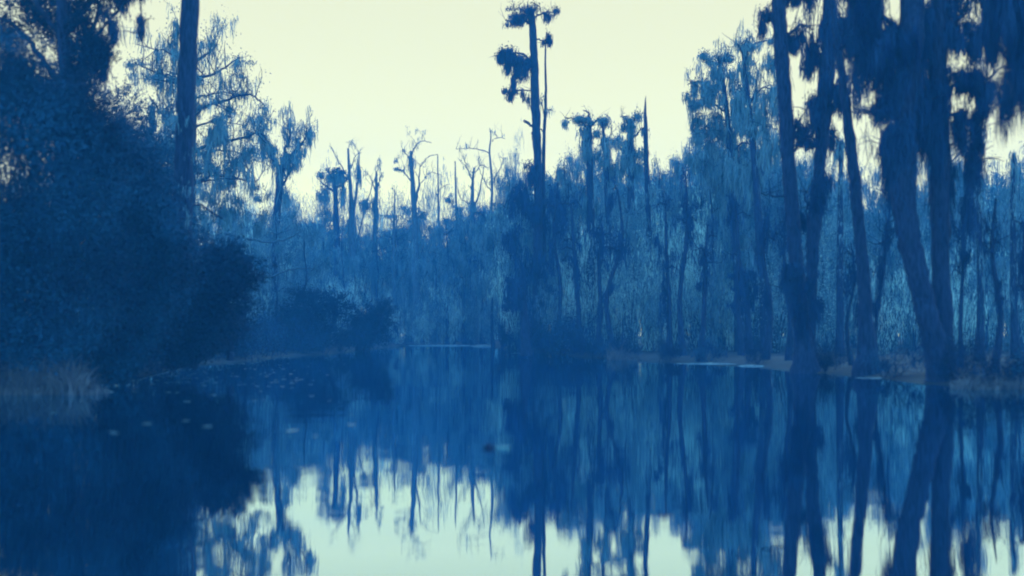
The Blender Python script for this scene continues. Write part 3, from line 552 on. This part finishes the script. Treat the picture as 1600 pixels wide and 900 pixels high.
# low waterside scrub in front of the woods
def proto_scrub(leaf, n):
    t = Tree(62); t.base = np.zeros(3)
    for k in range(9):
        t.grow((rng.normal(0, .3), rng.normal(0, .3), 0), (rng.normal(0, .5), rng.normal(0, .5), 1), rng.uniform(1, 2.3), .03, 2, .1, .3, 2.5)
    t.puff(int(n * 1.8), 1.3, .22); t.drape(300, .6, .8)
    return t.finish('waterside_bush', 'low bush', 'bush', 'low bushes along the water edge of the right hand woods', leaf=leaf, moss='moss_dark')
PS = [proto_scrub('leaf', 2600), proto_scrub('leaf2', 1600), proto_scrub('leaf', 1800)]
for k, px in enumerate([808, 824, 850, 872, 884, 905, 930, 948, 975, 1040, 1100, 1180, 1290, 1395, 1500, 1560, 1620]):
    D = CH * F / (shore_y(px) - HOR) + .8; o = PS[k % 3]; s = rng.uniform(.6, 1.0) * (1.5 if px in (808, 872, 884, 850) else (.75 if px > 1000 else 1)); 
    lab = 'low dark bush at the water edge ' + zone(px); loc = ((px - 800) / F * D, D, 0)
    if k < 3: o.location = loc; o.scale = (s, s, s); o['label'] = lab
    else: copy_thing(o, loc, rng.uniform(0, 6.28), (s, s, s * rng.uniform(.8, 1.1)), lab)
for k, px in enumerate([-40, 10, 70, 120, 165, 205, 232, 255, 275, 310, 340, 365, 385, 405, 425, 450, 470, 500, 530, 555, 580, 600]):
    D = CH * F / (shore_y(px) - HOR) + rng.uniform(1, 4); s_ = rng.uniform(.8, 1.3)
    copy_thing(PS[k % 3], ((px - 800) / F * D, D, 0), rng.uniform(0, 6.28), (s_, s_, s_), 'low dark bush at the water edge under the left bank thicket')['group'] = 'low bushes along the left bank'
# distant wood closing the view
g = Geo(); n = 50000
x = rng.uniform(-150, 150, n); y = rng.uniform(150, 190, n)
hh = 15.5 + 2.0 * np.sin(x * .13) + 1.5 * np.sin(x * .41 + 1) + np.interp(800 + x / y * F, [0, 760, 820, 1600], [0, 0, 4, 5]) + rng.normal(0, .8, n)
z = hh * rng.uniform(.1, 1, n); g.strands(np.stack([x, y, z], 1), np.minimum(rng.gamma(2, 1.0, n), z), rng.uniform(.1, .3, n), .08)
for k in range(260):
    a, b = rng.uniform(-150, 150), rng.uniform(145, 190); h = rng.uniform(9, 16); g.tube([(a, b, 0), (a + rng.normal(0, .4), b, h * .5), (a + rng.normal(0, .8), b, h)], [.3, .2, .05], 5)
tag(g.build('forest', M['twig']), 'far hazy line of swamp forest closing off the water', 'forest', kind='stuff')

# ------------------------------------------------------------------ leaning dead branches, grass, floating things
def pole(D, pts, w, label, up=6):
    t = Tree(D); P = t.limb(pts, w, 1.2, dy0=0, dy1=1.0); t.base = P[0] * (1, 1, 0); t.base = P[0].copy()
    t.twigs(up, P, .9, .02, .6, .4)
    return t.finish('fallen_branch', label, 'branch', wood='deadwood')
pole(72, [(352, 366), (385, 372), (425, 378), (455, 366), (470, 358)], 5, 'long pale dead branch stretched sideways over the thicket right of the tall left trunk')
pole(70, [(398, 436), (425, 430), (455, 420), (485, 418)], 5, 'lower pale dead branch sticking out sideways above the two dark waterside shrubs')
def grass(px0, px1, Dr, n, h, label):
    g = Geo(); D = rng.uniform(*Dr, n); px = rng.uniform(px0, px1, n); c = np.stack([(px - 800) / F * D, D, np.zeros(n)], 1)
    k = rng.integers(0, n // 25, n); cl = c[:n // 25][k]; P = cl + rng.normal(0, .13, (n, 3)) * (1, 1, 0)
    cf = rng.uniform(.35, 1.6, n // 25)[k]; L_ = rng.gamma(5, h / 5, n) * cf * np.clip((px1 - px[:n // 25][k]) / 40, .25, 1); d = rng.normal(0, .5, (n, 2))
    u = np.stack([rng.normal(size=n), rng.normal(size=n), np.zeros(n)], 1); u /= np.linalg.norm(u, axis=1)[:, None]
    mid = P + np.stack([d[:, 0] * L_ * .3, d[:, 1] * L_ * .3, L_ * .6], 1); tip = P + np.stack([d[:, 0] * L_, d[:, 1] * L_, L_ * .95], 1); w = .018
    v = np.stack([P - u * w, P + u * w, mid + u * w * .7, mid - u * w * .7, tip + u * .003, tip - u * .003], 1).reshape(-1, 3)
    b = np.arange(n)[:, None] * 6; q = np.concatenate([b + [0, 1, 2, 3], b + [3, 2, 4, 5]], 1).reshape(-1, 4); g.add(v, q)
    tag(g.build('grass', M['grass']), label, 'grass', kind='stuff')
grass(-60, 150, (25.3, 27.2), 11000, .36, 'pale dry marsh grass along the left bank')
grass(1495, 1680, (27.6, 30), 5000, .13, 'low faded grass on the right bank')
grass(1270, 1330, (40, 43), 2500, .28, 'pale waterside grass among the right hand trunks')
grass(955, 1010, (54, 60), 2500, .32, 'patch of pale sedge at the water edge centre right')
# pale litter banks, and a low strip drawing a ripple glint
def bank(px0, px1, py, D_h, label, hh=.2, m='sand', name='mud_bank'):
    n = 26; D = CH * F / (py - HOR); g = Geo(); xs = np.linspace(px0, px1, n); prof = np.sin(np.linspace(0, math.pi, n)) ** .6
    v = []
    for i, px in enumerate(xs):
        for j in range(6):
            tt = j / 5; dd = D - .3 + tt * (D_h * prof[i] + .4); v.append(((px - 800) / F * D, dd + rng.normal(0, .06), max(-.03, hh * prof[i] * rng.uniform(.6, 1.1) * math.sin(tt * 3.14)) if 0 < j < 5 else -.05))
    idx = np.arange(n * 6).reshape(n, 6); g.add(v, np.stack([idx[:-1, :-1], idx[1:, :-1], idx[1:, 1:], idx[:-1, 1:]], -1).reshape(-1, 4))
    tag(g.build(name, M[m], smooth=True), label, name.replace('_', ' '), kind='structure')
bank(590, 620, 539.5, 3, 'short pale mud spit right of the small dark shrub')
bank(518, 556, 543, 3, 'pale mud strip behind the two dark waterside shrubs')
bank(735, 800, 541.5, 5, 'pale mud spit at the far end of the water')
bank(1155, 1200, 572.5, 1.2, 'small brownish mud lip below the moss topped stump', .07)
bank(955, 1010, 561.5, 2, 'brown mud lip below the patch of sedge', .1)
bank(628, 745, 540.2, 1.5, 'thin pale mud edge along the far shore', .12)
bank(1062, 1148, 568.6, .5, 'low pale strip drawing a ripple glint left of the straight near trunk', .06)  # raised pale strip, a water glint put into shape and colour
bank(1236, 1340, 580.5, .3, 'narrow pale edge between the near trunks', .045)
bank(1345, 1420, 591, .25, 'narrow pale edge right of the leaning trunk', .035)
bank(810, 868, 552, .8, 'faint mud edge below the tallest pole', .1)
def glint_litter(px0, px1, py, n, label, th=.25):  # flat pale flecks: litter, and ripple glints painted as pale colour
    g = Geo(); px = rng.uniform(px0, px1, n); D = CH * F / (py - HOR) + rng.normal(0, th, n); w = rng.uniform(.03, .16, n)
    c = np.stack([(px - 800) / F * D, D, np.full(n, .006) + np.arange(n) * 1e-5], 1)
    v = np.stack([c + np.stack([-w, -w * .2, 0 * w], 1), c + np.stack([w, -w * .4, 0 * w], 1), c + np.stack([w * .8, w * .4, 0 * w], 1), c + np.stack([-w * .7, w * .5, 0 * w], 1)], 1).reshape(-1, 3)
    g.add(v, np.arange(4 * n).reshape(-1, 4)); tag(g.build('floating_glint_litter', M['glint_litter']), label, 'floating litter', kind='stuff')
glint_litter(1058, 1150, 568.5, 420, 'thin bright line of painted ripple glints left of the straight near trunk')
glint_litter(1238, 1345, 580, 420, 'thin bright line of pale flecks between the near trunks', .12)
glint_litter(1342, 1425, 590.5, 260, 'bright pale flecks at the foot of the leaning trunk', .1)
glint_litter(630, 745, 540.5, 260, 'thin pale line of litter along the far shore', .5)
glint_litter(-20, 170, 612, 500, 'pale floating litter in front of the left marsh grass', .4)
glint_litter(800, 870, 552, 100, 'faint floating litter below the tallest pole', .3)
# lily pads
def pad_mesh():
    g = Geo(); k = 14; a = np.linspace(.2, 6.1, k); v = [(0, 0, .004)] + [(math.cos(x), math.sin(x), .004 + .03 * rng.random()) for x in a]
    q = [[0, i, i + 1, i + 2] for i in range(1, k - 1, 2)]; g.add(v, q)
    return g
pads = []
for k in range(190):
    r = rng.random()
    if r < .5: px, py = rng.normal(265, 45), rng.normal(582, 9)
    elif r < .92: px, py = rng.normal(400, 60), rng.normal(585, 16)
    else: px, py = rng.uniform(80, 560), rng.uniform(585, 690)
    py = max(py, shore_y(px) + 2); D = CH * F / (py - HOR); s = rng.uniform(.04, .09)
    if k < 3: o = pad_mesh().build('lily_pad', M['pad']); pads.append(o)
    else: o = pads[k % 3].copy(); COL.objects.link(o)
    o.location = ((px - 800) / F * D, D, .003); o.rotation_euler = (rng.normal(0, .02), rng.normal(0, .02), rng.uniform(0, 6.28)); o.scale = (s, s * .9, s)
    tag(o, 'one of the small pale lily pads floating off the dark left shrubs', 'lily pad', 'lily pads floating off the left bank')
# drifting knob and chip in the open water
g = Geo(); D = 13.9; c = Wp(764, 701.5, D) * (1, 1, 0)
g.tube([c + (-.06, 0, -.03), c + (-.055, 0, .012), c + (0, .01, .03), c + (.055, 0, .012), c + (.07, 0, -.02)], [.012, .035, .045, .032, .01], 9, .12)
o = g.build('driftwood', M['bark'], base=c); o.location = c; tag(o, 'small dark wooden knob breaking the open water left of a pale chip', 'driftwood')
g = Geo(); c = Wp(786, 701.5, D) * (1, 1, 0)
g.tube([c + (-.11, 0, .0), c + (-.06, .01, .008), c + (.03, 0, .01), c + (.11, .01, .002)], [.006, .022, .024, .006], 7, .1)
o = g.build('driftwood', M['pad'], base=c); o.location = c; tag(o, 'pale sliver of bark floating on open water right of a dark knob', 'driftwood')
